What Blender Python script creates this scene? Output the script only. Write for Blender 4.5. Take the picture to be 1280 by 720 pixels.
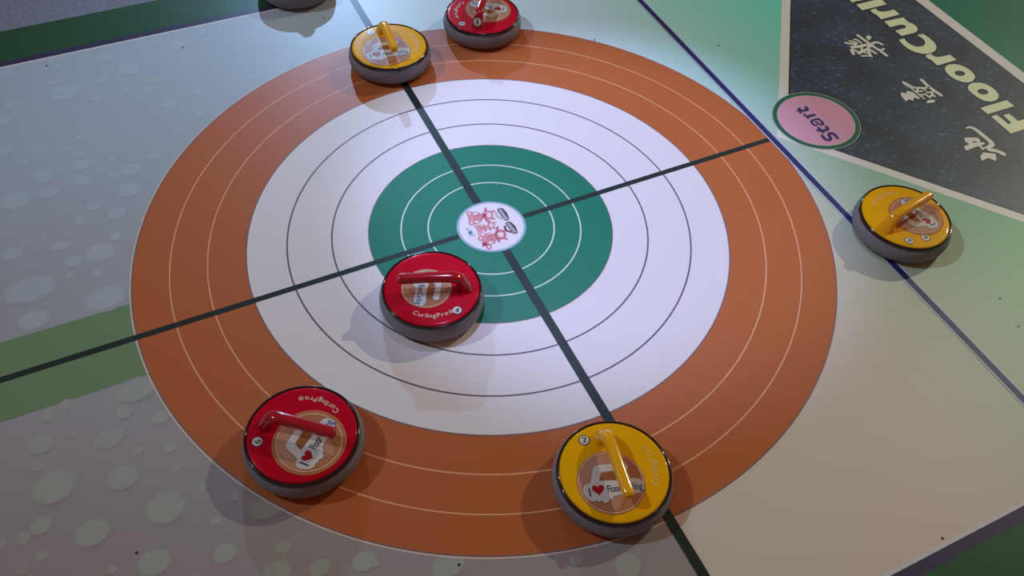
import bpy, math, random
from mathutils import Vector, Matrix
from mathutils.geometry import tessellate_polygon

# ------------------------------------------------------------------ scene, camera, light
for o in list(bpy.data.objects):
    bpy.data.objects.remove(o)
SC = bpy.context.scene
COL = SC.collection
SC.view_settings.view_transform = 'Standard'
SC.view_settings.look = 'None'
SC.view_settings.exposure = 0.0
SC.view_settings.gamma = 1.0
SC.view_settings.use_curve_mapping = False
SC.cycles.use_denoising = True

R = 0.65                                   # metres: radius of the printed target
FOC, PITCH, ROLL = 1086.397, 0.88132862, 0.06764007
CX, CY, CZ = 0.0723765, -1.7534025, 1.85085969   # camera, in target radii
cp, sp = math.cos(PITCH), math.sin(PITCH)
c_, s_ = math.cos(ROLL), math.sin(ROLL)
r0 = Vector((1, 0, 0)); u0 = Vector((0, sp, cp)); FWD = Vector((0, cp, -sp))
RGT = c_ * r0 + s_ * u0
UPV = -s_ * r0 + c_ * u0
cam_d = bpy.data.cameras.new('camera')
cam_d.sensor_width = 36.0
cam_d.lens = 36.0 * FOC / 1280.0
cam_d.clip_start = 0.05
cam = bpy.data.objects.new('camera', cam_d)
COL.objects.link(cam)
m3 = Matrix((RGT, UPV, -FWD)).transposed()
cam.matrix_world = Matrix.Translation(Vector((CX, CY, CZ)) * R) @ m3.to_4x4()
SC.camera = cam

world = bpy.data.worlds.new('dim_hall')
SC.world = world
world.use_nodes = True
world.node_tree.nodes['Background'].inputs[0].default_value = (1.0, 0.45, 0.32, 1)
world.node_tree.nodes['Background'].inputs[1].default_value = 0.15


def spot(name, pos, aim, col, watts, deg, blend, rad):
    d = bpy.data.lights.new(name, 'SPOT')
    d.energy = watts; d.color = col; d.spot_size = math.radians(deg); d.spot_blend = blend
    d.shadow_soft_size = rad
    o = bpy.data.objects.new(name, d); COL.objects.link(o)
    p = Vector(pos) * R; t = Vector(aim) * R
    o.location = p
    o.rotation_euler = (t - p).to_track_quat('-Z', 'Y').to_euler()
    return o


# four hall spotlights (positions in target radii, found from the shadows they cast)
spot('hall_spot_overhead', (-.08, 1.45, 4.6), (0.33, .22, 0), (.48, .56, 1.0), 262, 21.5, .72, .012)
spot('hall_spot_left', (-19.0, 1.2, 21.4), (0.7, .8, 0), (.62, .85, 1.0), 4200, 12, .9, .06)
spot('hall_spot_right', (19.5, 17.3, 17.2), (1.5, 1.0, 0), (.95, .93, .70), 4350, 12.5, 1.0, .06)
spot('hall_spot_back', (-1.65, 5.2, 2.2), (-1.0, 1.6, 0), (.38, .62, 1.0), 255, 38, 1.0, .02)

# ------------------------------------------------------------------ print frame of the mat
PH = -1.07911264
NA = Vector((-math.sin(PH), math.cos(PH)))      # u: along the mat
NV = Vector((-math.cos(PH), -math.sin(PH)))     # v: across the mat
M11, M12, M22 = 1 - 1.5e-4, -6.1024e-3, 1 + 1.5e-4   # the vinyl is stretched by half a percent
DET = M11 * M22 - M12 * M12


def W(u, v, z=0.0):
    """print coordinates (target radii) -> metres on the floor"""
    a = u * NA + v * NV
    x = (M22 * a.x - M12 * a.y) / DET
    y = (-M12 * a.x + M11 * a.y) / DET
    return Vector((x * R, y * R, z))


def G(px, py):
    """where the floor point seen at this pixel of the photograph lies, in print coordinates"""
    d = FWD * FOC + RGT * (px - 640.0) - UPV * (py - 360.0)
    t = -CZ / d.z
    x, y = CX + d.x * t, CY + d.y * t
    a = Vector((M11 * x + M12 * y, M12 * x + M22 * y))
    return (a.dot(NA), a.dot(NV))


# ------------------------------------------------------------------ materials
def srgb(r, g, b):
    f = lambda c: (c / 255 / 12.92) if c / 255 <= .04045 else ((c / 255 + .055) / 1.055) ** 2.4
    return (f(r), f(g), f(b), 1)


def mat(name, col, rough=.4, spec=.5, coat=0.0, coat_r=.05, bump=None, vary=None):
    m = bpy.data.materials.new(name); m.use_nodes = True
    nt = m.node_tree; b = nt.nodes['Principled BSDF']
    b.inputs['Base Color'].default_value = col
    b.inputs['Roughness'].default_value = rough
    b.inputs['Specular IOR Level'].default_value = spec
    b.inputs['Coat Weight'].default_value = coat
    b.inputs['Coat Roughness'].default_value = coat_r
    tc = nt.nodes.new('ShaderNodeTexCoord')
    if vary:
        n = nt.nodes.new('ShaderNodeTexNoise'); n.inputs['Scale'].default_value = vary[0]
        n.inputs['Detail'].default_value = 3
        mr = nt.nodes.new('ShaderNodeMapRange')
        mr.inputs[1].default_value = .3; mr.inputs[2].default_value = .7
        mr.inputs[3].default_value = 1 - vary[1]; mr.inputs[4].default_value = 1 + vary[1]
        mx = nt.nodes.new('ShaderNodeVectorMath'); mx.operation = 'SCALE'
        mx.inputs[0].default_value = col[:3]
        nt.links.new(tc.outputs['Object'], n.inputs['Vector'])
        nt.links.new(n.outputs['Fac'], mr.inputs[0])
        nt.links.new(mr.outputs[0], mx.inputs['Scale'])
        nt.links.new(mx.outputs[0], b.inputs['Base Color'])
    if bump:
        n = nt.nodes.new('ShaderNodeTexNoise'); n.inputs['Scale'].default_value = bump[0]
        n.inputs['Detail'].default_value = 2
        bp = nt.nodes.new('ShaderNodeBump'); bp.inputs['Strength'].default_value = bump[1]
        bp.inputs['Distance'].default_value = bump[2]
        nt.links.new(tc.outputs['Object'], n.inputs['Vector'])
        nt.links.new(n.outputs['Fac'], bp.inputs['Height'])
        nt.links.new(bp.outputs[0], b.inputs['Normal'])
    return m


VB = (900, .12, .0006)


MR, MS = .42, .34


def ink(name, col, vary=None):
    return mat(name, col, MR, MS, bump=VB, vary=vary)


INK = {
    'orange': ink('orange ink', (.49, .132, .037, 1)),
    'white': ink('white ink', (.80, .755, .79, 1)),
    'green': ink('green ink', (.006, .20, .12, 1)),
    'orange_line': ink('pale orange line ink', (.80, .42, .22, 1)),
    'grey_line': ink('grey violet line ink', (.16, .12, .17, 1)),
    'white_line': ink('white line ink', (.62, .75, .66, 1)),
    'edge_dark': ink('brown edge ink', (.22, .14, .15, 1)),
    'edge_pale': ink('pale edge ink', (.72, .60, .50, 1)),
    'cross': ink('black green line ink', (.010, .026, .022, 1)),
    'navy': ink('navy line ink', (.022, .028, .13, 1)),
    'navy_edge': ink('pale blue line ink', (.50, .60, .72, 1)),
    'border_green': ink('dark green border ink', (.012, .085, .035, 1)),
    'border_navy': ink('navy border ink', (.035, .03, .085, 1)),
    'border_pale': ink('pale border ink', (.66, .66, .68, 1)),
    'band': ink('light green band ink', (.175, .29, .15, 1)),
    'panel_edge': ink('stone white ink', (.80, .80, .74, 1)),
    'end_green': ink('end green ink', (.003, .19, .115, 1), vary=(3, .12)),
    'letter': ink('pale green letter ink', (.84, .92, .56, 1)),
    'letter_edge': ink('pale letter edge ink', (.82, .86, .72, 1)),
    'glyph': ink('pale glyph ink', (.80, .82, .72, 1)),
    'letter_dark': ink('black letter outline ink', (.012, .018, .012, 1)),
    'pink': ink('pink ink', (.76, .38, .52, 1)),
    'start_green': ink('start ring green ink', (.008, .15, .075, 1)),
    'start_edge': ink('start ring pale ink', (.66, .55, .60, 1)),
    'purple': ink('purple letter ink', (.045, .022, .15, 1)),
    'lilac': ink('lilac halo ink', (.62, .38, .52, 1)),
    'button': ink('emblem white ink', (.84, .78, .86, 1)),
    'button_edge': ink('emblem blue edge ink', (.13, .38, .48, 1)),
    'pig': ink('pig pink ink', (.72, .30, .34, 1)),
    'pig_line': ink('pig outline ink', (.52, .12, .17, 1)),
    'pig_pale': ink('pig pale ink', (.85, .68, .74, 1)),
    'pig_red': ink('red bow ink', (.42, .02, .05, 1)),
    'dot': ink('near black ink', (.03, .02, .03, 1)),
    'stone_grey': ink('drawn stone grey ink', (.40, .38, .44, 1)),
    'stone_dark': ink('drawn stone outline ink', (.07, .055, .07, 1)),
    'olive': ink('drawn handle olive ink', (.34, .36, .20, 1)),
    'maroon': ink('drawn handle maroon ink', (.22, .06, .08, 1)),
    'teal': ink('drawn mark teal ink', (.08, .24, .34, 1)),
}


def speckled_ink():
    m = mat('speckled charcoal ink', (.031, .056, .088, 1), MR, MS, bump=VB)
    nt = m.node_tree; b = nt.nodes['Principled BSDF']
    tc = nt.nodes.new('ShaderNodeTexCoord')
    n = nt.nodes.new('ShaderNodeTexNoise'); n.inputs['Scale'].default_value = 75; n.inputs['Detail'].default_value = 3
    n2 = nt.nodes.new('ShaderNodeTexNoise'); n2.inputs['Scale'].default_value = 9; n2.inputs['Detail'].default_value = 2
    r = nt.nodes.new('ShaderNodeValToRGB')
    e = r.color_ramp.elements
    e[0].position = .58; e[0].color = (.032, .058, .095, 1)
    e[1].position = .80; e[1].color = (.15, .22, .28, 1)
    r2 = nt.nodes.new('ShaderNodeMapRange')
    r2.inputs[1].default_value = .35; r2.inputs[2].default_value = .7; r2.inputs[3].default_value = .75; r2.inputs[4].default_value = 1.3
    vm = nt.nodes.new('ShaderNodeVectorMath'); vm.operation = 'SCALE'
    nt.links.new(tc.outputs['Object'], n.inputs['Vector']); nt.links.new(tc.outputs['Object'], n2.inputs['Vector'])
    nt.links.new(n.outputs['Fac'], r.inputs[0]); nt.links.new(n2.outputs['Fac'], r2.inputs[0])
    nt.links.new(r.outputs[0], vm.inputs[0]); nt.links.new(r2.outputs[0], vm.inputs['Scale'])
    nt.links.new(vm.outputs[0], b.inputs['Base Color'])
    return m


INK['charcoal'] = speckled_ink()


def background_ink(name, drops=False):
    """the printed backdrop: rosy to blue-grey on the left of the target, beige to green on its right"""
    m = mat(name, (.5, .5, .5, 1), MR, MS, bump=VB)
    nt = m.node_tree; b = nt.nodes['Principled BSDF']; L = nt.links.new
    uv = nt.nodes.new('ShaderNodeUVMap'); uv.uv_map = 'print'
    sx = nt.nodes.new('ShaderNodeSeparateXYZ'); L(uv.outputs[0], sx.inputs[0])

    def ramp(sock, a, c, smooth=True):
        n = nt.nodes.new('ShaderNodeMapRange')
        n.interpolation_type = 'SMOOTHSTEP' if smooth else 'LINEAR'
        n.inputs['From Min'].default_value = a; n.inputs['From Max'].default_value = c
        L(sock, n.inputs['Value']); return n.outputs[0]

    def mix(f, a, c):
        n = nt.nodes.new('ShaderNodeMix'); n.data_type = 'RGBA'
        L(f, n.inputs[0])
        for s, k in ((a, 6), (c, 7)):
            if isinstance(s, tuple): n.inputs[k].default_value = s
            else: L(s, n.inputs[k])
        return n.outputs[2]

    noise = nt.nodes.new('ShaderNodeTexNoise'); noise.inputs['Scale'].default_value = 2.2
    noise.inputs['Detail'].default_value = 2
    L(uv.outputs[0], noise.inputs['Vector'])
    nn = nt.nodes.new('ShaderNodeMath'); nn.operation = 'MULTIPLY_ADD'
    nn.inputs[1].default_value = .5; nn.inputs[2].default_value = -.25
    L(noise.outputs['Fac'], nn.inputs[0])
    vj = nt.nodes.new('ShaderNodeMath'); vj.operation = 'ADD'
    L(sx.outputs['Y'], vj.inputs[0]); L(nn.outputs[0], vj.inputs[1])
    u, v = sx.outputs['X'], vj.outputs[0]
    left = mix(ramp(v, -.9, 1.3), BG['left_low'], BG['left_high'])  # print gradient, stretched so its colour also carries the light falloff at the left
    right = mix(ramp(v, -.5, .3), BG['right_low'], BG['right_high'])
    green = mix(ramp(v, -.7, .9), BG['green_low'], BG['green_high'])
    right = mix(ramp(u, .55, 1.75), right, green)
    colr = mix(ramp(u, -.02, .02), left, right)
    if drops:       # the printed water drops are drawn over the same backdrop
        a = nt.nodes.new('ShaderNodeVertexColor'); a.layer_name = 'tint'
        colr = mix(a.outputs['Alpha'], colr, a.outputs['Color'])
    L(colr, b.inputs['Base Color'])
    return m


BG = dict(left_low=(.345, .315, .315, 1), left_high=(.42, .51, .59, 1),
          right_low=(.68, .61, .52, 1), right_high=(.60, .74, .79, 1),
          green_low=(.125, .49, .255, 1), green_high=(.11, .80, .56, 1))
INK['backdrop'] = background_ink('printed backdrop ink')


INK['drop'] = background_ink('printed water drop ink', True)


# ------------------------------------------------------------------ mesh builder
class MB:
    def __init__(self, print_frame=False):
        self.v = []; self.f = []; self.mi = []; self.mats = []; self.sm = []
        self.uv = []; self.col = {}; self.pf = print_frame; self.cnt = 0

    def slot(self, m):
        if m not in self.mats: self.mats.append(m)
        return self.mats.index(m)

    def add(self, verts, faces, m, smooth=False, z=None):
        """verts: 3-vectors, or (u, v) pairs with z in the print frame"""
        k = len(self.v); s = self.slot(m)
        if z is not None:
            self.cnt = (self.cnt + 1) % 20; z += self.cnt * 3e-6
        for p in verts:
            if self.pf and z is not None:
                self.uv.append((p[0], p[1])); self.v.append(W(p[0], p[1], z))
            elif z is not None:
                self.uv.append((p[0], p[1])); self.v.append(Vector((p[0], p[1], z)))
            else:
                self.uv.append((p[0], p[1])); self.v.append(Vector(p))
        for f in faces:
            self.f.append([k + i for i in f]); self.mi.append(s); self.sm.append(smooth)
        return k

    def poly(self, loops, m, z):
        if not isinstance(loops[0][0], (tuple, list)): loops = [loops]
        flat = [p for l in loops for p in l]
        tris = tessellate_polygon([[Vector((p[0], p[1], 0)) for p in l] for l in loops])
        out = []
        for t in tris:
            a, b, c = (flat[i] for i in t)
            cr = (b[0] - a[0]) * (c[1] - a[1]) - (b[1] - a[1]) * (c[0] - a[0])
            if abs(cr) < 1e-14: continue
            out.append(t if cr > 0 else (t[0], t[2], t[1]))
        self.add(flat, out, m, z=z)

    def disc(self, c, r, m, z, n=128, ry=None):
        ry = ry or r
        pts = [(c[0] + r * math.cos(2 * math.pi * i / n), c[1] + ry * math.sin(2 * math.pi * i / n)) for i in range(n)]
        self.add([c] + pts, [(0, i + 1, (i + 1) % n + 1) for i in range(n)], m, z=z)

    def ring(self, c, r1, r2, m, z, n=192):
        a = [(c[0] + r1 * math.cos(2 * math.pi * i / n), c[1] + r1 * math.sin(2 * math.pi * i / n)) for i in range(n)]
        b = [(c[0] + r2 * math.cos(2 * math.pi * i / n), c[1] + r2 * math.sin(2 * math.pi * i / n)) for i in range(n)]
        self.add(a + b, [(i, n + i, n + (i + 1) % n, (i + 1) % n) for i in range(n)], m, z=z)

    def stroke(self, pts, w, m, z, caps=True):
        """thick line; w is a width or one width per point"""
        ws = list(w) if isinstance(w, (list, tuple)) else [w] * len(pts)
        if len(pts) > 2:      # Catmull-Rom
            P = [pts[0]] + list(pts) + [pts[-1]]; Q = []; WQ = []
            for i in range(1, len(P) - 2):
                for k in range(6):
                    t = k / 6
                    q = []
                    for a in (0, 1):
                        p0, p1, p2, p3 = P[i - 1][a], P[i][a], P[i + 1][a], P[i + 2][a]
                        q.append(.5 * (2 * p1 + (p2 - p0) * t + (2 * p0 - 5 * p1 + 4 * p2 - p3) * t * t + (3 * p1 - p0 - 3 * p2 + p3) * t ** 3))
                    Q.append(tuple(q)); WQ.append(ws[i - 1] * (1 - t) + ws[i] * t)
            Q.append(pts[-1]); WQ.append(ws[-1]); pts, ws = Q, WQ
        V = []; n = len(pts)
        for i, p in enumerate(pts):
            a = pts[max(i - 1, 0)]; b = pts[min(i + 1, n - 1)]
            dx, dy = b[0] - a[0], b[1] - a[1]; l = math.hypot(dx, dy) or 1
            nx, ny = -dy / l * ws[i] / 2, dx / l * ws[i] / 2
            V += [(p[0] - nx, p[1] - ny), (p[0] + nx, p[1] + ny)]
        self.add(V, [(2 * i, 2 * i + 2, 2 * i + 3, 2 * i + 1) for i in range(n - 1)], m, z=z)
        if caps:
            for i in (0, n - 1): self.disc(pts[i], ws[i] / 2, m, z, 14)

    def outline(self, pts, w, m, z):
        """closed line with straight sides and round corners"""
        for i, p in enumerate(pts):
            self.stroke([p, pts[(i + 1) % len(pts)]], w, m, z, False)
            self.disc(p, w / 2, m, z, 10)

    def build(self, name, parent=None, subsurf=0):
        me = bpy.data.meshes.new(name)
        me.from_pydata([tuple(p) for p in self.v], [], self.f)
        for m in self.mats: me.materials.append(m)
        me.polygons.foreach_set('material_index', self.mi)
        me.polygons.foreach_set('use_smooth', self.sm)
        uvl = me.uv_layers.new(name='print')
        for lp in me.loops: uvl.data[lp.index].uv = self.uv[lp.vertex_index]
        if self.col:
            ca = me.color_attributes.new('tint', 'FLOAT_COLOR', 'POINT')
            for i, c in self.col.items(): ca.data[i].color = c
        me.update()
        o = bpy.data.objects.new(name, me); COL.objects.link(o)
        if parent: o.parent = parent
        return o


def tag(o, label=None, cat=None, group=None, kind=None):
    if label: o['label'] = label
    if cat: o['category'] = cat
    if group: o['group'] = group
    if kind: o['kind'] = kind
    return o


_tc = {}


def glyphs(s, bold=0.0, shear=0.0):
    """flat outline triangles of a word, height of a capital about .73, starting at x=0; returns verts, faces, width"""
    key = (s, bold, shear)
    if key not in _tc:
        cu = bpy.data.curves.new('t', 'FONT'); cu.body = s; cu.size = 1; cu.offset = bold; cu.shear = shear
        cu.resolution_u = 4
        o = bpy.data.objects.new('t', cu); COL.objects.link(o)
        bpy.context.view_layer.update()
        dg = bpy.context.evaluated_depsgraph_get()
        me = o.evaluated_get(dg).to_mesh()
        vs = [(v.co.x, v.co.y) for v in me.vertices]
        fs = []
        for p in me.polygons:
            f = list(p.vertices)
            a, b, c = vs[f[0]], vs[f[1]], vs[f[2]]
            if (b[0] - a[0]) * (c[1] - a[1]) - (b[1] - a[1]) * (c[0] - a[0]) < 0: f.reverse()
            fs.append(f)
        w = max(v[0] for v in vs) if vs else .3
        _tc[key] = (vs, fs, w)
        o.evaluated_get(dg).to_mesh_clear()
        bpy.data.objects.remove(o); bpy.data.curves.remove(cu)
    return _tc[key]


def word(mb, s, org, size, ang, m, z, bold=0.02, shear=0.0, xs=1.0, fit=None):
    vs, fs, w = glyphs(s, bold, shear)
    if fit: xs = fit / (w * size)
    ca, sa = math.cos(ang), math.sin(ang)
    out = [(org[0] + size * (x * xs * ca - y * sa), org[1] + size * (x * xs * sa + y * ca)) for x, y in vs]
    mb.add(out, fs, m, z=z)
    return w * size * xs


# ------------------------------------------------------------------ floor and mat
LZ = 0.00008        # thickness of one layer of ink
fl = MB()
fl.add([(-6, -6, -.0025), (6, -6, -.0025), (6, 6, -.0025), (-6, 6, -.0025)], [(0, 1, 2, 3)],
       mat('grey hall carpet', (.21, .22, .27, 1), .8, .3, bump=(260, .6, .002), vary=(220, .22)))
tag(fl.build('floor'), kind='structure')

mat_root = bpy.data.objects.new('curling_mat', None); COL.objects.link(mat_root)
tag(mat_root, 'large printed vinyl floor curling mat with orange, white and green target rings under the stones', 'mat')

E_U0, E_U1, E_V = -2.6, 2.9, 1.53


def rect(mb, u0, u1, v0, v1, m, z):
    mb.add([(u0, v0), (u1, v0), (u1, v1), (u0, v1)], [(0, 1, 2, 3)], m, z=z)


b = MB(True)
NU = 24
g = [(E_U0 + (E_U1 - E_U0) * i / NU, -E_V + 2 * E_V * j / NU) for j in range(NU + 1) for i in range(NU + 1)]
b.add(g, [(j * (NU + 1) + i, j * (NU + 1) + i + 1, (j + 1) * (NU + 1) + i + 1, (j + 1) * (NU + 1) + i) for j in range(NU) for i in range(NU)], INK['backdrop'], z=0)
# slab sides down to the floor
cs = [(E_U0, -E_V), (E_U1, -E_V), (E_U1, E_V), (E_U0, E_V)]
for i in range(4):
    a, c = cs[i], cs[(i + 1) % 4]
    b.add([W(*a, -.0024), W(*c, -.0024), W(*c, 0), W(*a, 0)], [(0, 1, 2, 3)], INK['border_green'])
for s in (1, -1):
    rect(b, E_U0, E_U1, *sorted((s * 1.345, s * E_V)), INK['border_green'], LZ)
    rect(b, E_U0, E_U1, *sorted((s * 1.318, s * 1.347)), INK['border_navy'], 2 * LZ)
    rect(b, E_U0, E_U1, *sorted((s * 1.308, s * 1.318)), INK['border_pale'], 2 * LZ)
rect(b, E_U0, -.95, -.127, .120, INK['band'], LZ)
# printed water drops
DROPS = [(67, 609, 28, 22), (51, 555, 16, 13), (136, 548, 19, 13), (153, 597, 21, 16), (207, 635, 25, 21), (115, 666, 23, 18), (193, 703, 22, 18), (281, 692, 16, 13), (51, 657, 14, 12), (28, 673, 9, 9), (213, 559, 9, 7), (172, 563, 7, 6), (255, 608, 7, 6), (293, 621, 6, 6), (270, 651, 8, 5), (220, 585, 6, 5), (52, 695, 9, 7), (140, 712, 8, 6), (2, 680, 5, 9), (354, 684, 10, 8), (347, 715, 18, 15), (400, 710, 14, 12), (456, 702, 16, 13), (560, 707, 23, 16), (785, 707, 17, 17), (335, 634, 24, 15), (38, 362, 33, 16), (132, 372, 26, 15), (42, 400, 20, 12), (170, 488, 24, 14), (155, 515, 10, 9), (200, 521, 12, 9), (60, 520, 8, 8), (82, 506, 8, 6), (20, 251, 20, 11), (54, 220, 12, 9), (62, 240, 14, 7), (101, 206, 13, 7), (104, 225, 11, 7), (164, 212, 12, 7), (162, 237, 15, 9), (117, 257, 11, 6), (146, 267, 12, 7), (125, 315, 19, 12), (75, 307, 13, 6), (15, 317, 14, 8), (50, 186, 12, 6), (8, 187, 10, 6), (92, 327, 11, 7), (99, 276, 6, 6), (120, 342, 7, 5), (80, 115, 20, 10), (162, 86, 14, 8), (132, 72, 12, 6), (5, 92, 12, 6), (17, 130, 14, 5), (127, 100, 8, 4), (212, 130, 11, 6), (120, 123, 7, 4), (185, 112, 7, 4), (220, 57, 12, 6), (247, 114, 6, 5), (249, 142, 5, 5), (5, 150, 10, 7), (145, 295, 7, 6), (193, 194, 9, 5), (470, 705, 5, 4), (720, 700, 9, 8), (880, 690, 1, 1)]


def drop(cu, cv, ru, rv, strength=1.0):
    """a pale printed drop with a soft darker crescent along its lower edge"""
    drop.n += 1
    z = LZ * (.3 + 1.2 * (drop.n % 40) / 40)
    low = cv < 0
    n = 30
    body = (.38, .44, .39) if low else (.48, .61, .67)
    cres = (.25, .17, .21) if low else (.27, .33, .40)
    V = [(cu, cv)]; C = [(*body, .85 * strength)]
    for rr, kind in ((.82, 0), (.96, 1), (1.16, 2)):
        for i in range(n):
            t = 2 * math.pi * i / n
            V.append((cu + ru * rr * math.cos(t), cv + rv * rr * math.sin(t)))
            lo = max(0.0, -math.sin(t)) ** 1.5
            if kind == 0: C.append((*body, .85 * strength))
            elif kind == 1: C.append((*[x * (1 - lo) + y * lo for x, y in zip(body, cres)], strength * (.22 * (1 - lo) + .62 * lo)))
            else: C.append((*cres, 0))
    F = [(0, i + 1, (i + 1) % n + 1) for i in range(n)]
    for q in (0, 1):
        F += [(1 + q * n + i, 1 + (q + 1) * n + i, 1 + (q + 1) * n + (i + 1) % n, 1 + q * n + (i + 1) % n) for i in range(n)]
    k0 = b.add(V, F, INK['drop'], z=z)
    for i, c in enumerate(C): b.col[k0 + i] = c


drop.n = 0
placed = []
# a drop is wider than tall as the photo sees it from above; radii measured in print units
for (px, py, rx, ry) in DROPS:
    cu, cv = G(px, py)
    a = G(px + rx, py); c2 = G(px, py - ry)
    ra = math.hypot(a[0] - cu, a[1] - cv); rb = math.hypot(c2[0] - cu, c2[1] - cv)
    drop(cu, cv, ra, rb, .85 if py > 480 else .45)
    placed.append((cu, cv, max(ra, rb)))
rnd = random.Random(7)
k = 0
while k < 230:
    cu, cv = rnd.uniform(-2.0, -.03), rnd.uniform(-1.29, 1.28)
    if math.hypot(cu, cv) < 1.03 or (abs(cv) < .17): continue
    k += 1
    r_ = rnd.uniform(.005, .016)
    if any(math.hypot(cu - a, cv - c) < q + r_ * 1.2 for a, c, q in placed): continue
    placed.append((cu, cv, r_))
    drop(cu, cv, r_ * 1.15, r_, .45)
for (px, py) in [(228, 59), (58, 82), (743, 50), (898, 57), (574, 706), (171, 691), (1178, 673), (1273, 408), (1250, 373), (405, 23)]:
    b.disc(G(px, py), .0035, INK['dot'], LZ * 5, 8)
b.build('mat_sheet', mat_root)

# target rings
t = MB(True)
O = (0.0, 0.0)
t.disc(O, 1.0, INK['orange'], LZ * 3, 256)
t.ring(O, 1.0, 1.004, INK['edge_pale'], LZ * 3)
t.ring(O, .996, 1.0, INK['edge_dark'], LZ * 3.5)
for q in (.9, .8): t.ring(O, q - .0018, q + .0018, INK['orange_line'], LZ * 4)
t.disc(O, .694, INK['white'], LZ * 5, 256)
t.ring(O, .694, .698, INK['edge_dark'], LZ * 4)
for q in (.584, .459): t.ring(O, q - .0024, q + .0024, INK['grey_line'], LZ * 6)
t.disc(O, .3562, INK['green'], LZ * 7, 192)
t.ring(O, .3540, .3566, INK['edge_dark'], LZ * 7.5)
for q in (.262, .184): t.ring(O, q - .0021, q + .0021, INK['white_line'], LZ * 8)
t.build('target_rings', mat_root)

# the two cross lines and the hog line
l = MB(True)
for v0, v1 in ((-1.308, -.09), (.09, 1.308)):
    rect(l, -.0125, .0125, v0, v1, INK['cross'], LZ * 9)
rect(l, .0125, .0165, -1.308, -1.004, INK['edge_pale'], LZ * 9)
l.build('guide_line', mat_root)
l = MB(True)
for q0, q1 in ((-2.55, -.09), (.09, .998)):
    rect(l, q0, q1, -.0088, .0088, INK['cross'], LZ * 9)
l.build('guide_line', mat_root)
l = MB(True)
rect(l, .9975, 1.0175, -1.308, 1.308, INK['navy'], LZ * 10)
rect(l, .9930, .9975, -1.308, 1.308, INK['navy_edge'], LZ * 10)
rect(l, 1.0175, 1.0225, -1.308, 1.308, INK['navy_edge'], LZ * 10)
l.build('hog_line', mat_root)

# title panel: a speckled triangle pointing at the target
p = MB(True)


def tri(a, u1, k):
    return [(a, 0), (u1, -(u1 - a) * k), (u1, (u1 - a) * k)]


KK = 1.318
rect(p, 2.028, E_U1, -1.318, 1.318, INK['end_green'], LZ * 2)
p.poly(tri(1.026, 2.078, KK), INK['panel_edge'], LZ * 3)
p.poly(tri(1.068, 2.030, KK), INK['letter_dark'], LZ * 4)
p.poly(tri(1.074, 2.026, KK), INK['charcoal'], LZ * 5)


def trace(x0, y0, k, pts): return [G(x0 + x / k, y0 + y / k) for x, y in pts]


LET = [  # outlines of the big letters, as traced (F l o o r C u r l i)
    [trace(1216, 124, 15.66, [(365, 345), (465, 312), (700, 500), (765, 470), (605, 318), (705, 292), (885, 438), (1130, 362), (1255, 500), (745, 670)])],
    [trace(1216, 124, 15.66, [(155, 178), (660, 30), (800, 135), (290, 290)])],
    [trace(1200, 90, 16, [(158, 310), (190, 255), (270, 222), (390, 220), (500, 245), (620, 305), (710, 380), (765, 460), (755, 520), (700, 570), (600, 592), (490, 575), (370, 520), (260, 440), (180, 370)]),
     trace(1200, 90, 16, [(335, 380), (370, 348), (440, 335), (520, 352), (575, 400), (560, 440), (490, 462), (410, 450), (350, 415)])],
    [trace(1150, 60, 16, [(500, 430), (520, 370), (580, 340), (680, 330), (790, 345), (900, 390), (1010, 460), (1080, 540), (1090, 600), (1050, 660), (960, 690), (850, 680), (720, 635), (600, 560), (530, 490)]),
     trace(1150, 60, 16, [(680, 490), (710, 460), (790, 450), (870, 475), (910, 515), (890, 550), (820, 570), (740, 555), (690, 520)])],
    [trace(1150, 60, 16, [(108, 160), (210, 120), (245, 155), (300, 180), (370, 190), (460, 175), (590, 140), (718, 240), (345, 350), (228, 240), (170, 215)])],
    [trace(1110, 20, 13.333, [(185, 405), (265, 378), (300, 430), (370, 480), (450, 512), (530, 518), (590, 505), (625, 470), (620, 420), (580, 375), (490, 320), (585, 305), (680, 370), (760, 440), (800, 510), (795, 560), (740, 605), (650, 630), (560, 628), (450, 600), (350, 555), (260, 490)])],
    [trace(1110, 20, 13.333, [(-58, 96), (250, 30), (335, 108), (400, 130), (470, 180), (490, 225), (470, 260), (420, 285), (225, 330), (125, 250), (250, 215), (300, 200), (310, 180), (280, 155), (230, 145), (170, 150), (35, 185)])],
    [trace(1050, 0, 16, [(608, 212), (715, 178), (740, 215), (800, 240), (880, 240), (960, 228), (1075, 198), (1185, 290), (825, 385), (722, 290), (660, 260)])],
    [trace(1050, 0, 16, [(330, 98), (810, -18), (925, 88), (445, 205)])],
    [trace(1050, 0, 16, [(150, -28), (430, -100), (530, -10), (320, 25), (250, 50)])],
    [trace(1050, 0, 16, [(20, -120), (130, -150), (230, -70), (125, -35)])],
]
for loops in LET:
    for lp in loops:
        p.outline(lp, .013, INK['letter_dark'], LZ * 6)
    p.poly(loops, INK['letter'], LZ * 7)
    for lp in loops:
        p.outline(lp, .0028, INK['letter_edge'], LZ * 8)
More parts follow.
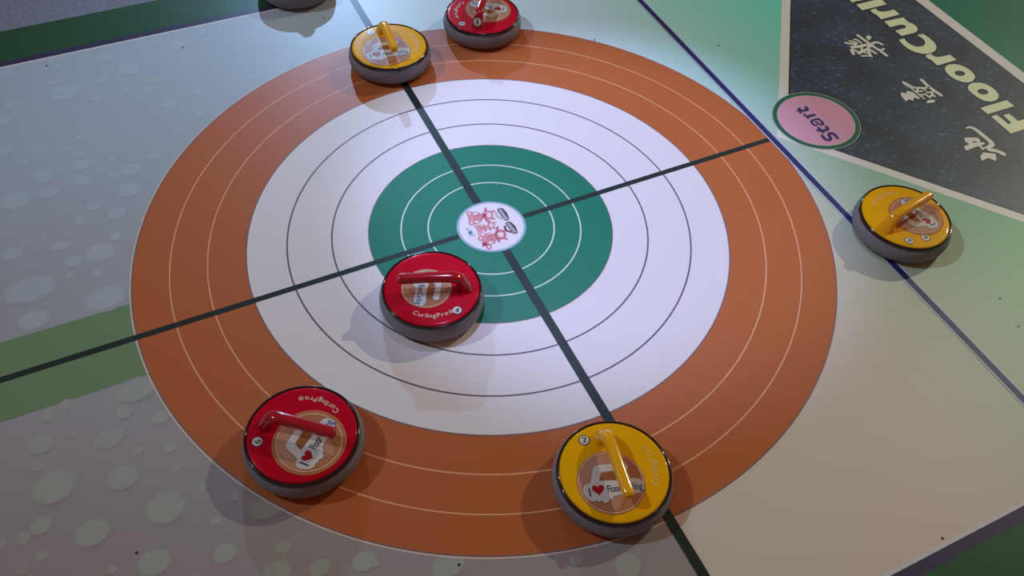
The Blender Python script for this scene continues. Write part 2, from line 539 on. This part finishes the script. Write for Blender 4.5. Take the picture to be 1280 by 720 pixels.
# the three brush-written characters
STROKES = [
    (1050, 38, 20, [([(440, 125), (740, 340), (850, 420), (1000, 510), (1160, 630)], 62), ([(740, 400), (830, 320), (940, 305), (1050, 355)], 55), ([(1095, 465), (1010, 510)], 48), ([(140, 315), (350, 345)], 55), ([(235, 265), (400, 310), (420, 330)], 40), ([(350, 235), (420, 240), (530, 320)], 42), ([(300, 420), (460, 410), (640, 370), (740, 390)], 75), ([(400, 300), (360, 440)], 45), ([(290, 500), (330, 590)], 60), ([(300, 480), (440, 535)], 55), ([(470, 580), (580, 520), (700, 460)], 62), ([(540, 440), (540, 520)], 40), ([(720, 390), (710, 520), (760, 630)], 55), ([(610, 560), (720, 580), (740, 560)], 36), ([(770, 500), (890, 575)], 55), ([(545, 645), (720, 640), (790, 660)], 42)],
     [[(640, 170), (700, 115), (785, 160), (770, 210), (710, 260)]]),
    (1120, 94, 20, [([(640, 120), (780, 260), (950, 390), (1125, 505)], 70), ([(170, 180), (230, 240), (400, 350), (560, 480), (710, 595)], 36), ([(190, 175), (400, 290)], 50), ([(420, 310), (560, 325), (720, 320), (800, 305)], 50), ([(580, 310), (740, 380)], 40), ([(480, 410), (650, 405)], 42), ([(760, 440), (940, 420)], 42), ([(880, 450), (960, 530)], 50), ([(600, 500), (740, 490), (830, 560), (880, 510)], 42), ([(550, 340), (500, 440)], 35)],
     [[(110, 425), (170, 445), (270, 455), (245, 405), (300, 400), (420, 430), (590, 570), (580, 605), (440, 560), (435, 650), (310, 600), (270, 655), (230, 645), (125, 520)], [(765, 650), (830, 620), (960, 618), (975, 660), (940, 690), (770, 705)]]),
    (1196, 152, 13.333, [([(145, 112), (230, 100), (320, 140), (430, 230), (530, 310), (585, 375), (550, 415), (470, 440)], [12, 50, 58, 62, 66, 70, 55, 30]), ([(540, 470), (660, 490), (780, 545)], 62)],
     [[(120, 270), (330, 268), (385, 300), (390, 345), (460, 350), (470, 380), (400, 400), (430, 430), (470, 460), (420, 478), (380, 420), (340, 415), (150, 490), (120, 430), (125, 410), (210, 380), (140, 340)], [(385, 580), (440, 515), (560, 530), (640, 540), (660, 600), (650, 660), (520, 610), (415, 655)]]),
]
for (x0, y0, kk, sts, pls) in STROKES:
    o0 = G(x0 + 300 / kk, y0 + 300 / kk)
    ex = G(x0 + 400 / kk, y0 + 300 / kk); unit = math.hypot(ex[0] - o0[0], ex[1] - o0[1]) / 100
    ey = G(x0 + 300 / kk, y0 + 400 / kk); unit = .5 * unit + .5 * math.hypot(ey[0] - o0[0], ey[1] - o0[1]) / 100
    for pts, w in sts:
        q = trace(x0, y0, kk, pts)
        ws = [x * unit for x in w] if isinstance(w, list) else w * unit
        wb = [x + 30 * unit for x in ws] if isinstance(ws, list) else ws + 30 * unit
        p.stroke(q, wb, INK['letter_dark'], LZ * 6)
        p.stroke(q, ws, INK['glyph'], LZ * 7)
    for pl in pls:
        q = trace(x0, y0, kk, pl)
        p.outline(q, 34 * unit, INK['letter_dark'], LZ * 6)
        p.poly(q, INK['glyph'], LZ * 7)
p.poly(trace(1196, 152, 13.333, [(240, 342), (300, 330), (355, 342), (300, 355)]), INK['letter_dark'], LZ * 8)
p.build('title_panel', mat_root)

# start marker
s = MB(True)
SCN = (1.2005, .0195)
s.disc(SCN, .1455, INK['start_green'], LZ * 11)
s.ring(SCN, .1455, .1475, INK['start_edge'], LZ * 10.5)
s.disc(SCN, .1300, INK['start_edge'], LZ * 12)
s.disc(SCN, .1275, INK['pink'], LZ * 13)
ST = [([(112, 138), (130, 200)], 36), ([(95, 172), (170, 172), (235, 155), (215, 118)], 40), ([(185, 228), (245, 285)], 30), ([(235, 268), (290, 250), (345, 238)], 42),
      ([(410, 300), (340, 312), (300, 345), (330, 385), (375, 402)], 32), ([(400, 300), (465, 350), (475, 385), (425, 385), (370, 345)], 30),
      ([(412, 440), (480, 510)], 36), ([(398, 478), (480, 482), (550, 460), (530, 420)], 40), ([(465, 560), (510, 612), (570, 630), (597, 600), (570, 550), (592, 522), (650, 535), (700, 595)], 40)]
uu = .0000
o0 = G(1020, 150); ex = G(1021, 150); ey = G(1020, 151)
unit = (math.hypot(ex[0] - o0[0], ex[1] - o0[1]) + math.hypot(ey[0] - o0[0], ey[1] - o0[1])) / 2 / 12.4
for pts, w in ST:
    q = trace(990, 125, 12.4, pts)
    s.stroke(q, (w + 22) * unit, INK['lilac'], LZ * 14)
    s.stroke(q, w * unit, INK['purple'], LZ * 15)
s.build('start_marker', mat_root)

# centre emblem: three pink pigs and two drawn curling stones
e = MB(True)
e.disc(O, .1025, INK['button_edge'], LZ * 11, 96)
e.disc(O, .0985, INK['edge_pale'], LZ * 11.5, 96)
e.disc(O, .0965, INK['button_edge'], LZ * 12, 96)
e.disc(O, .0945, INK['button'], LZ * 12.5, 96)
EX, EY, EK = 576, 250, 10.29
o0 = G(612, 284); ex = G(613, 284); ey = G(612, 285)
UE = (math.hypot(ex[0] - o0[0], ex[1] - o0[1]) + math.hypot(ey[0] - o0[0], ey[1] - o0[1])) / 2 / EK


def ell(cx, cy, rx, ry, m, z, n=28, rot=0):
    ca, sa = math.cos(rot), math.sin(rot)
    pts = [(cx + rx * math.cos(2 * math.pi * i / n) * ca - ry * math.sin(2 * math.pi * i / n) * sa, cy + rx * math.cos(2 * math.pi * i / n) * sa + ry * math.sin(2 * math.pi * i / n) * ca) for i in range(n)]
    e.poly(trace(EX, EY, EK, pts), INK[m], LZ * z)


def lin(pts, w, m, z): e.stroke(trace(EX, EY, EK, pts), w * UE, INK[m], LZ * z)


for (hx, hy, hr, bx, by, br, sx_, sy_, ears) in (
        (185, 235, 92, 348, 198, 66, 228, 230, ((108, 180), (140, 298))),
        (272, 372, 66, 388, 332, 50, 303, 362, ((198, 345), (245, 432))),
        (365, 505, 92, 505, 450, 74, 388, 485, ((255, 497), (365, 608)))):
    sc = hr / 92
    for k in (-1, 1):
        lin([(bx + br * .5, by + k * br * .6), (bx + br * 1.15, by + k * br * .75)], 30 * sc, 'pig_line', 13)
        lin([(bx + br * .5, by + k * br * .6), (bx + br * 1.1, by + k * br * .75)], 16 * sc, 'pig', 14)
    lin([(bx - br * .6, by - br * .5), (bx - br * .4, by - br * 1.3)], 24 * sc, 'pig_line', 13)
    lin([(bx - br * .6, by + br * .5), (bx - br * .1, by + br * 1.25)], 24 * sc, 'pig_line', 13)
    ell(bx, by, br * 1.05, br * .88, 'pig_line', 13.5); ell(bx, by, br * .95, br * .78, 'pig', 14)
    ell(bx + br * .12, by, br * .66, br * .58, 'pig_line', 14.5); ell(bx + br * .12, by, br * .58, br * .5, 'pig_pale', 15)
    for (ax, ay) in ears:
        ell(ax, ay, 36 * sc, 34 * sc, 'pig_line', 13.5); ell(ax, ay, 28 * sc, 26 * sc, 'pig', 14.2); ell(ax, ay, 18 * sc, 17 * sc, 'pig_pale', 16)
    ell(hx, hy, hr * 1.02, hr * .84, 'pig_line', 15.2); ell(hx, hy, hr * .94, hr * .76, 'pig', 15.6)
    ell(hx + 8 * sc, hy - hr * .55, 30 * sc, 20 * sc, 'pig_pale', 16); ell(hx + 20 * sc, hy + hr * .52, 30 * sc, 20 * sc, 'pig_pale', 16)
    ell(sx_, sy_, 47 * sc, 42 * sc, 'pig_line', 16.5); ell(sx_, sy_, 39 * sc, 34 * sc, 'pig', 17)
    ell(sx_ - 6 * sc, sy_ - 15 * sc, 9 * sc, 9 * sc, 'pig_red', 17.5); ell(sx_ + 6 * sc, sy_ + 18 * sc, 9 * sc, 9 * sc, 'pig_red', 17.5)
    ell(hx - 14 * sc, hy - 26 * sc, 8 * sc, 8 * sc, 'pig_red', 17); ell(hx - 6 * sc, hy + 34 * sc, 8 * sc, 8 * sc, 'pig_red', 17)
for tr in ([(280, 185), (325, 225), (325, 190), (285, 228)],):
    lin([tr[0], tr[1]], 20, 'pig_red', 18); lin([tr[2], tr[3]], 20, 'pig_red', 18)
lin([(285, 560), (325, 590)], 24, 'pig_red', 18); lin([(325, 560), (285, 592)], 24, 'pig_red', 18)
for (a, c, hm, hp) in (((505, 135), (585, 245), 'olive', [(450, 170), (480, 225), (560, 245)]), ((610, 310), (695, 415), 'maroon', [(565, 345), (590, 400), (680, 420)])):
    mx, my = (a[0] + c[0]) / 2 + 18, (a[1] + c[1]) / 2 - 8
    lin([a, c], 62, 'stone_dark', 13); lin([(a[0] + 14, a[1] - 4), (mx + 2, my), (c[0] + 4, c[1] + 2)], 56, 'stone_dark', 13)
    lin([a, c], 36, 'stone_grey', 15)
    lin(hp, 26, 'stone_dark' if hm == 'maroon' else hm, 13.6); lin(hp, 16 if hm == 'maroon' else 8, hm if hm == 'maroon' else 'button', 14.2)
ell(122, 425, 30, 26, 'teal', 14); ell(85, 380, 18, 16, 'teal', 14); ell(85, 380, 11, 10, 'button', 14.6)
lin([(122, 450), (130, 475)], 8, 'teal', 14); lin([(150, 455), (172, 462)], 12, 'teal', 14)
e.build('centre_emblem', mat_root)

# ------------------------------------------------------------------ curling stones
PR, PHt, BR = .1261 * R, .0662 * R, .1406 * R       # plate radius, plate height, body radius (m)
M_BODY = mat('grey moulded rubber', (.225, .225, .265, 1), .6, .35, bump=(700, .08, .0003))
M_RIM = mat('black glossy plastic', (.010, .009, .012, 1), .12, .5, coat=.6)
M_RED = mat('glossy red plastic', (.55, .0015, .02, 1), .34, .06, coat=.25, coat_r=.07, bump=(35, .08, .002))
M_YEL = mat('glossy yellow plastic', (.90, .46, .003, 1), .34, .06, coat=.25, coat_r=.07, bump=(35, .08, .002))
M_HYEL = mat('glossy amber plastic', (1.0, .48, .004, 1), .16, .5, coat=.9, coat_r=.05)
M_HRED = mat('glossy crimson plastic', (.46, .003, .016, 1), .16, .5, coat=.9, coat_r=.05)
GL = dict(rough=.35, spec=.2, coat=.8, coat_r=.04, bump=(26, .22, .004))
M_ST = {
    'bg': mat('sticker orange print', (.46, .185, .085, 1), **GL),
    'bg2': mat('sticker brown print', (.34, .115, .04, 1), **GL),
    'bg3': mat('sticker pale print', (.52, .27, .17, 1), **GL),
    'rim': mat('sticker amber border', (.50, .19, .08, 1), **GL),
    'ring': mat('sticker pale ring', (.80, .50, .36, 1), **GL),
    'badge': mat('sticker white print', (.66, .63, .60, 1), **GL),
    'badge_edge': mat('sticker shade print', (.22, .12, .08, 1), **GL),
    'text': mat('sticker navy print', (.012, .035, .09, 1), **GL),
    'text2': mat('sticker blue print', (.035, .14, .32, 1), **GL),
    'heart': mat('sticker red print', (.42, .005, .012, 1), **GL),
}
M_NB = mat('number sticker white', (.74, .74, .74, 1), .3, .5, coat=.8)
M_ND = mat('number sticker black', (.008, .008, .010, 1), .3, .5, coat=.8)
M_LW = mat('raised white lettering', (.80, .66, .58, 1), .3, .5)
M_LY = mat('raised pale yellow lettering', (.95, .66, .22, 1), .3, .5)


def lathe(prof, m, n=96):
    mb = MB(); V = []; F = []
    for r_, z in prof:
        for i in range(n):
            a = 2 * math.pi * i / n; V.append((r_ * math.cos(a), r_ * math.sin(a), z))
    for j in range(len(prof) - 1):
        for i in range(n):
            F.append((j * n + i, j * n + (i + 1) % n, (j + 1) * n + (i + 1) % n, (j + 1) * n + i))
    mb.add(V, F, m, smooth=True)
    return mb


def spl(pts, k=6):
    P = [pts[0]] + list(pts) + [pts[-1]]; Q = []
    for i in range(1, len(P) - 2):
        for j in range(k):
            t = j / k
            Q.append(tuple(.5 * (2 * b_ + (c - a) * t + (2 * a - 5 * b_ + 4 * c - d) * t * t + (3 * b_ - a - 3 * c + d) * t ** 3)
                           for a, b_, c, d in zip(P[i - 1], P[i], P[i + 1], P[i + 2])))
    Q.append(tuple(pts[-1])); return Q


def handle_mesh(m):
    # (along, height, width, thickness) in plate radii
    path = spl([(-.70, -.02, .40, .36), (-.68, .06, .34, .29), (-.64, .16, .285, .24), (-.58, .26, .255, .215), (-.48, .32, .24, .205),
                (-.34, .338, .23, .20), (0, .34, .225, .20), (.36, .33, .22, .20), (.58, .325, .22, .20), (.655, .323, .205, .185), (.69, .322, .15, .135), (.703, .321, .03, .03)], 5)
    mb = MB(); n = 24; V = []; F = []
    for i, (s_, h, w, th) in enumerate(path):
        a = path[max(0, i - 1)]; c = path[min(len(path) - 1, i + 1)]
        dx, dz = c[0] - a[0], c[1] - a[1]; l_ = math.hypot(dx, dz) or 1; dx /= l_; dz /= l_
        if i < 5: dx, dz = dx * i / 5, dz + (1 - dz) * (1 - i / 5)
        l_ = math.hypot(dx, dz); dx /= l_; dz /= l_
        nx, nz = -dz, dx
        for k in range(n):
            q = 2 * math.pi * k / n; cc, ss = math.cos(q), math.sin(q)
            e_ = .72
            y = math.copysign(abs(cc) ** e_, cc) * w / 2; o_ = math.copysign(abs(ss) ** e_, ss) * th / 2
            V.append((PR * (s_ + nx * o_), PR * y, PR * (h + nz * o_)))
    for j in range(len(path) - 1):
        for k in range(n):
            F.append((j * n + k, (j + 1) * n + k, (j + 1) * n + (k + 1) % n, j * n + (k + 1) % n))
    k = len(path) - 1
    F.append([k * n + i for i in range(n)])
    mb.add(V, F, m, smooth=True)
    return mb


NUM = {  # brush strokes of the numerals, in a unit box
    '1': [([(0, .5), (0, -.5)], .26)],
    '2': [([(-.26, .26), (-.12, .46), (.12, .46), (.24, .26), (.12, .0), (-.25, -.40)], [.16, .14, .18, .22, .16, .10]), ([(-.25, -.42), (.0, -.38), (.28, -.42)], .15)],
    '4': [([(.12, -.52), (.12, .5)], .22), ([(.10, .48), (-.12, .12), (-.34, -.16)], .09), ([(-.34, -.18), (.34, -.18)], .11)],
    '6': [([(.24, .48), (-.05, .34), (-.24, .02), (-.24, -.22), (-.06, -.46), (.18, -.42), (.27, -.18), (.12, .06), (-.12, .02), (-.22, -.12)], [.06, .14, .22, .23, .12, .16, .22, .12, .08, .05])],
}


def number_badge(c, r_, num, up, z, tilt=None):
    mb = MB()
    mb.disc(c, r_ * 1.16, M_ND, z - .00006, 36)
    mb.disc(c, r_, M_NB, z, 36)
    a = up - math.pi / 2; ca, sa = math.cos(a), math.sin(a); k = r_ * 1.25
    for pts, w in NUM[num]:
        q = [(c[0] + k * (x * ca - y * sa), c[1] + k * (x * sa + y * ca)) for x, y in pts]
        mb.stroke(q, [x * k * 1.12 for x in w] if isinstance(w, list) else w * k * 1.2, M_ND, z + .00006, caps=False)
    return mb


def sticker_mesh(full_border, radius):
    # sticker frame: x along the words, y up, unit = radius
    mb = MB(); S = radius * PR; z = .00045
    sc = lambda pts: [(x * S, y * S) for x, y in pts]
    n = 72
    V = [(S * 1.0 * math.cos(2 * math.pi * i / n), S * math.sin(2 * math.pi * i / n), 0) for i in range(n)] + \
        [(S * .985 * math.cos(2 * math.pi * i / n), S * .985 * math.sin(2 * math.pi * i / n), z) for i in range(n)]
    mb.add(V, [(i, (i + 1) % n, n + (i + 1) % n, n + i) for i in range(n)], M_ST['rim'])
    mb.disc((0, 0), S * .985, M_ST['rim'], z, n)
    rr = .90 if full_border else .965
    mb.disc((0, 0), S * rr, M_ST['ring'], z + LZ, n)
    mb.disc((0, 0), S * (rr - .03), M_ST['bg'], z + 2 * LZ, n)
    arc = lambda a0, a1, r_, k=14: [(r_ * math.cos(math.radians(a0 + (a1 - a0) * i / k)), r_ * math.sin(math.radians(a0 + (a1 - a0) * i / k))) for i in range(k + 1)]
    R1 = rr - .035
    mb.poly(sc(arc(60, 200, R1)), M_ST['bg3'], z + 3 * LZ)
    mb.poly(sc([(-.42, -.05), (.55, -.05), (.55, .30), (-.42, .30)]), M_ST['bg2'], z + 3.5 * LZ)
    mb.poly(sc([(-.1, -R1 + .05), (.1, -.9 * R1 + .05), (.35, -.35), (-.15, -.35)]), M_ST['bg3'], z + 3 * LZ)
    k_ = rr / .965
    BAD = [(-.80, -.02), (-.86, -.14), (-.84, -.32), (-.76, -.48), (-.62, -.56), (-.54, -.52), (-.47, -.58), (-.38, -.54), (-.32, -.63), (-.22, -.62), (-.14, -.52), (-.06, -.52), (0, -.44), (.30, -.42), (.60, -.43), (.80, -.42), (.91, -.33), (.93, -.10), (.84, .02), (.66, .06), (.30, .02), (-.20, .06), (-.34, .08), (-.22, .34), (.30, .34), (.46, .30), (.60, .38), (.56, .54), (.30, .57), (-.36, .58), (-.46, .46), (-.62, .02), (-.70, .03)]
    BAD = [(x * k_, y * k_) for x, y in BAD]
    q = sc(BAD)
    mb.outline(q, .03 * S, M_ST['badge_edge'], z + 4 * LZ)
    mb.poly(q, M_ST['badge'], z + 5 * LZ)
    word(mb, 'I', (-.72 * S * k_, -.38 * S * k_), .36 * S, 0, M_ST['text'], z + 6 * LZ, .02, xs=.9)
    ht = []
    for i in range(40):
        t_ = 2 * math.pi * i / 40
        ht.append(((-.42 + .0118 * 16 * math.sin(t_) ** 3 * .95) * k_, (-.20 + .0118 * (13 * math.cos(t_) - 5 * math.cos(2 * t_) - 2 * math.cos(3 * t_) - math.cos(4 * t_))) * k_))
    mb.poly(sc(ht), M_ST['heart'], z + 6 * LZ)
    x = -.17 * k_
    w = word(mb, 'Floor', (x * S, -.32 * S * k_), .32 * S, 0, M_ST['text'], z + 6 * LZ, .022, fit=.42 * S * k_)
    word(mb, 'Curling', (x * S + w + .015 * S, -.32 * S * k_), .32 * S, 0, M_ST['text2'], z + 6 * LZ, .022, fit=.60 * S * k_)
    return mb


def curling_stone(x, y, d_deg, colour, num, badge_at, badge_up, label, full_border=False, st_rot=83, arc_mid=86.5, extra=None, st_r=.62, st_c=(.20, -.13)):
    """x, y in target radii; d_deg = direction from the handle's foot to its free end"""
    root = bpy.data.objects.new('curling_stone', None); COL.objects.link(root)
    root.location = (x * R, y * R, .0011)
    tag(root, label, 'curling stone', 'floor curling stones on the mat')
    d = math.radians(d_deg)
    red = colour == 'red'
    H = PHt
    body = lathe([(0, 0), (.84 * BR, 0), (.885 * BR, .02 * H), (.93 * BR, .07 * H), (.965 * BR, .16 * H), (.99 * BR, .29 * H), (BR, .44 * H), (.994 * BR, .58 * H),
                  (.978 * BR, .72 * H), (.957 * BR, .82 * H), (.945 * BR, .86 * H), (.93 * BR, .86 * H)], M_BODY)
    body.build('body', root)
    lathe([(.952 * BR, .80 * H), (.950 * BR, .88 * H), (.944 * BR, .95 * H), (.934 * BR, .995 * H), (.922 * BR, 1.01 * H), (.91 * BR, 1.005 * H), (.897 * BR, .97 * H), (.89 * BR, .90 * H)], M_RIM).build('rim', root)
    pm = M_RED if red else M_YEL
    lathe([(.0, H + .0004), (.4 * PR, H + .0004), (.7 * PR, H + .0003), (.93 * PR, H), (.975 * PR, H - .0003), (.995 * PR, H - .0011), (1.0 * PR, H - .003)], pm).build('top_plate', root)
    zt = H + .0004
    h = handle_mesh(M_HRED if red else M_HYEL).build('handle', root)
    h.location = (0, 0, zt); h.rotation_euler = (0, 0, d)
    st = sticker_mesh(full_border, st_r).build('sticker', root)
    dx, dy = st_c[0] * PR, st_c[1] * PR
    st.location = (dx * math.cos(d) - dy * math.sin(d), dx * math.sin(d) + dy * math.cos(d), zt + .0001)
    st.rotation_euler = (0, 0, d + math.radians(st_rot))
    st['label'] = 'round orange sticker reading I love FloorCurling'
    ba = math.radians(badge_at)
    for k, bpos in enumerate([(.80, ba)] + ([(extra[0], math.radians(extra[1]))] if extra else [])):
        number_badge((bpos[0] * PR * math.cos(bpos[1]), bpos[0] * PR * math.sin(bpos[1])), .092 * PR, num, math.radians(badge_up), zt + .0003 - .0002 * k).build('number_badge', root)
    # raised lettering round the edge
    lt = MB(); lm = M_LW if red else M_LY
    mid = d + math.radians(arc_mid); rad = .79 * PR; size = .148 * PR
    txt = 'CurlingPro'
    adv = []
    for ch in txt:
        adv.append((glyphs(ch, .012)[2] + .09) * size)
    adv.append(.75 * size)
    tot = sum(adv); kk = math.radians(66) * rad / tot; adv = [w * kk for w in adv]; tot *= kk; a = mid - tot / rad / 2
    for ch, w in zip(txt + '@', adv):
        am = a + (w / 2) / rad
        ox, oy = rad * math.cos(am), rad * math.sin(am); ang = am + math.pi / 2
        if ch == '@':
            cc_ = (ox - .25 * size * math.cos(am), oy - .25 * size * math.sin(am))
            lt.ring(cc_, .20 * size, .30 * size, lm, zt + .0004, 20)
            word(lt, 'R', (cc_[0] - .09 * size * math.cos(ang) + .10 * size * math.cos(am), cc_[1] - .09 * size * math.sin(ang) + .10 * size * math.sin(am)), size * .34, ang, lm, zt + .0004, .03)
        else:
            word(lt, ch, (ox - w / 2 * math.cos(ang), oy - w / 2 * math.sin(ang)), size, ang, lm, zt + .0004, .012)
        a += w / rad
    lt.build('edge_lettering', root)
    return root


curling_stone(.3334, -.8021, -72.5, 'yellow', '2', 133, 100, 'yellow-topped curling stone number 2, nearest the camera at the bottom edge of the orange ring')
curling_stone(-.1394, -.3020, 187, 'red', '4', 317, 88, 'bright red curling stone number 4 touching the green ring near the centre', arc_mid=92, st_r=.53, st_c=(.11, .01))
curling_stone(-.3889, -.7601, -12.5, 'red', '6', 197, 175, 'dark red curling stone number 6 on the lower left of the orange ring', full_border=True, st_r=.67)
curling_stone(1.2102, .0906, 38.5, 'yellow', '6', 262, 218, 'yellow-topped curling stone straddling the blue line below the Start circle', extra=(.72, 294), full_border=True)
curling_stone(-.4019, .7494, -68, 'yellow', '4', 137, 112, 'yellow-topped curling stone number 4 on the dark cross line at the far orange ring', st_rot=85, st_r=.655)
one = curling_stone(-.1004, .9825, 84, 'red', '1', 229, 195, 'red curling stone number 1 cut by the top edge of the picture', full_border=True, arc_mid=90, st_r=.65)
# the second round number sticker, on the foot of that handle
nb = number_badge((0, 0), .11 * PR, '1', math.radians(270), 0).build('number_badge', one)
curling_stone(-.81, 1.148, 135, 'red', '2', 133, 100, 'curling stone cut off by the top edge, only its grey base showing')
d1 = math.radians(84)
n1 = Vector((-.93 * math.cos(d1), -.93 * math.sin(d1), .37)).normalized()
nb.rotation_euler = n1.to_track_quat('Z', 'Y').to_euler()
nb.location = Vector((-.785 * PR * math.cos(d1), -.785 * PR * math.sin(d1), PHt + .215 * PR))
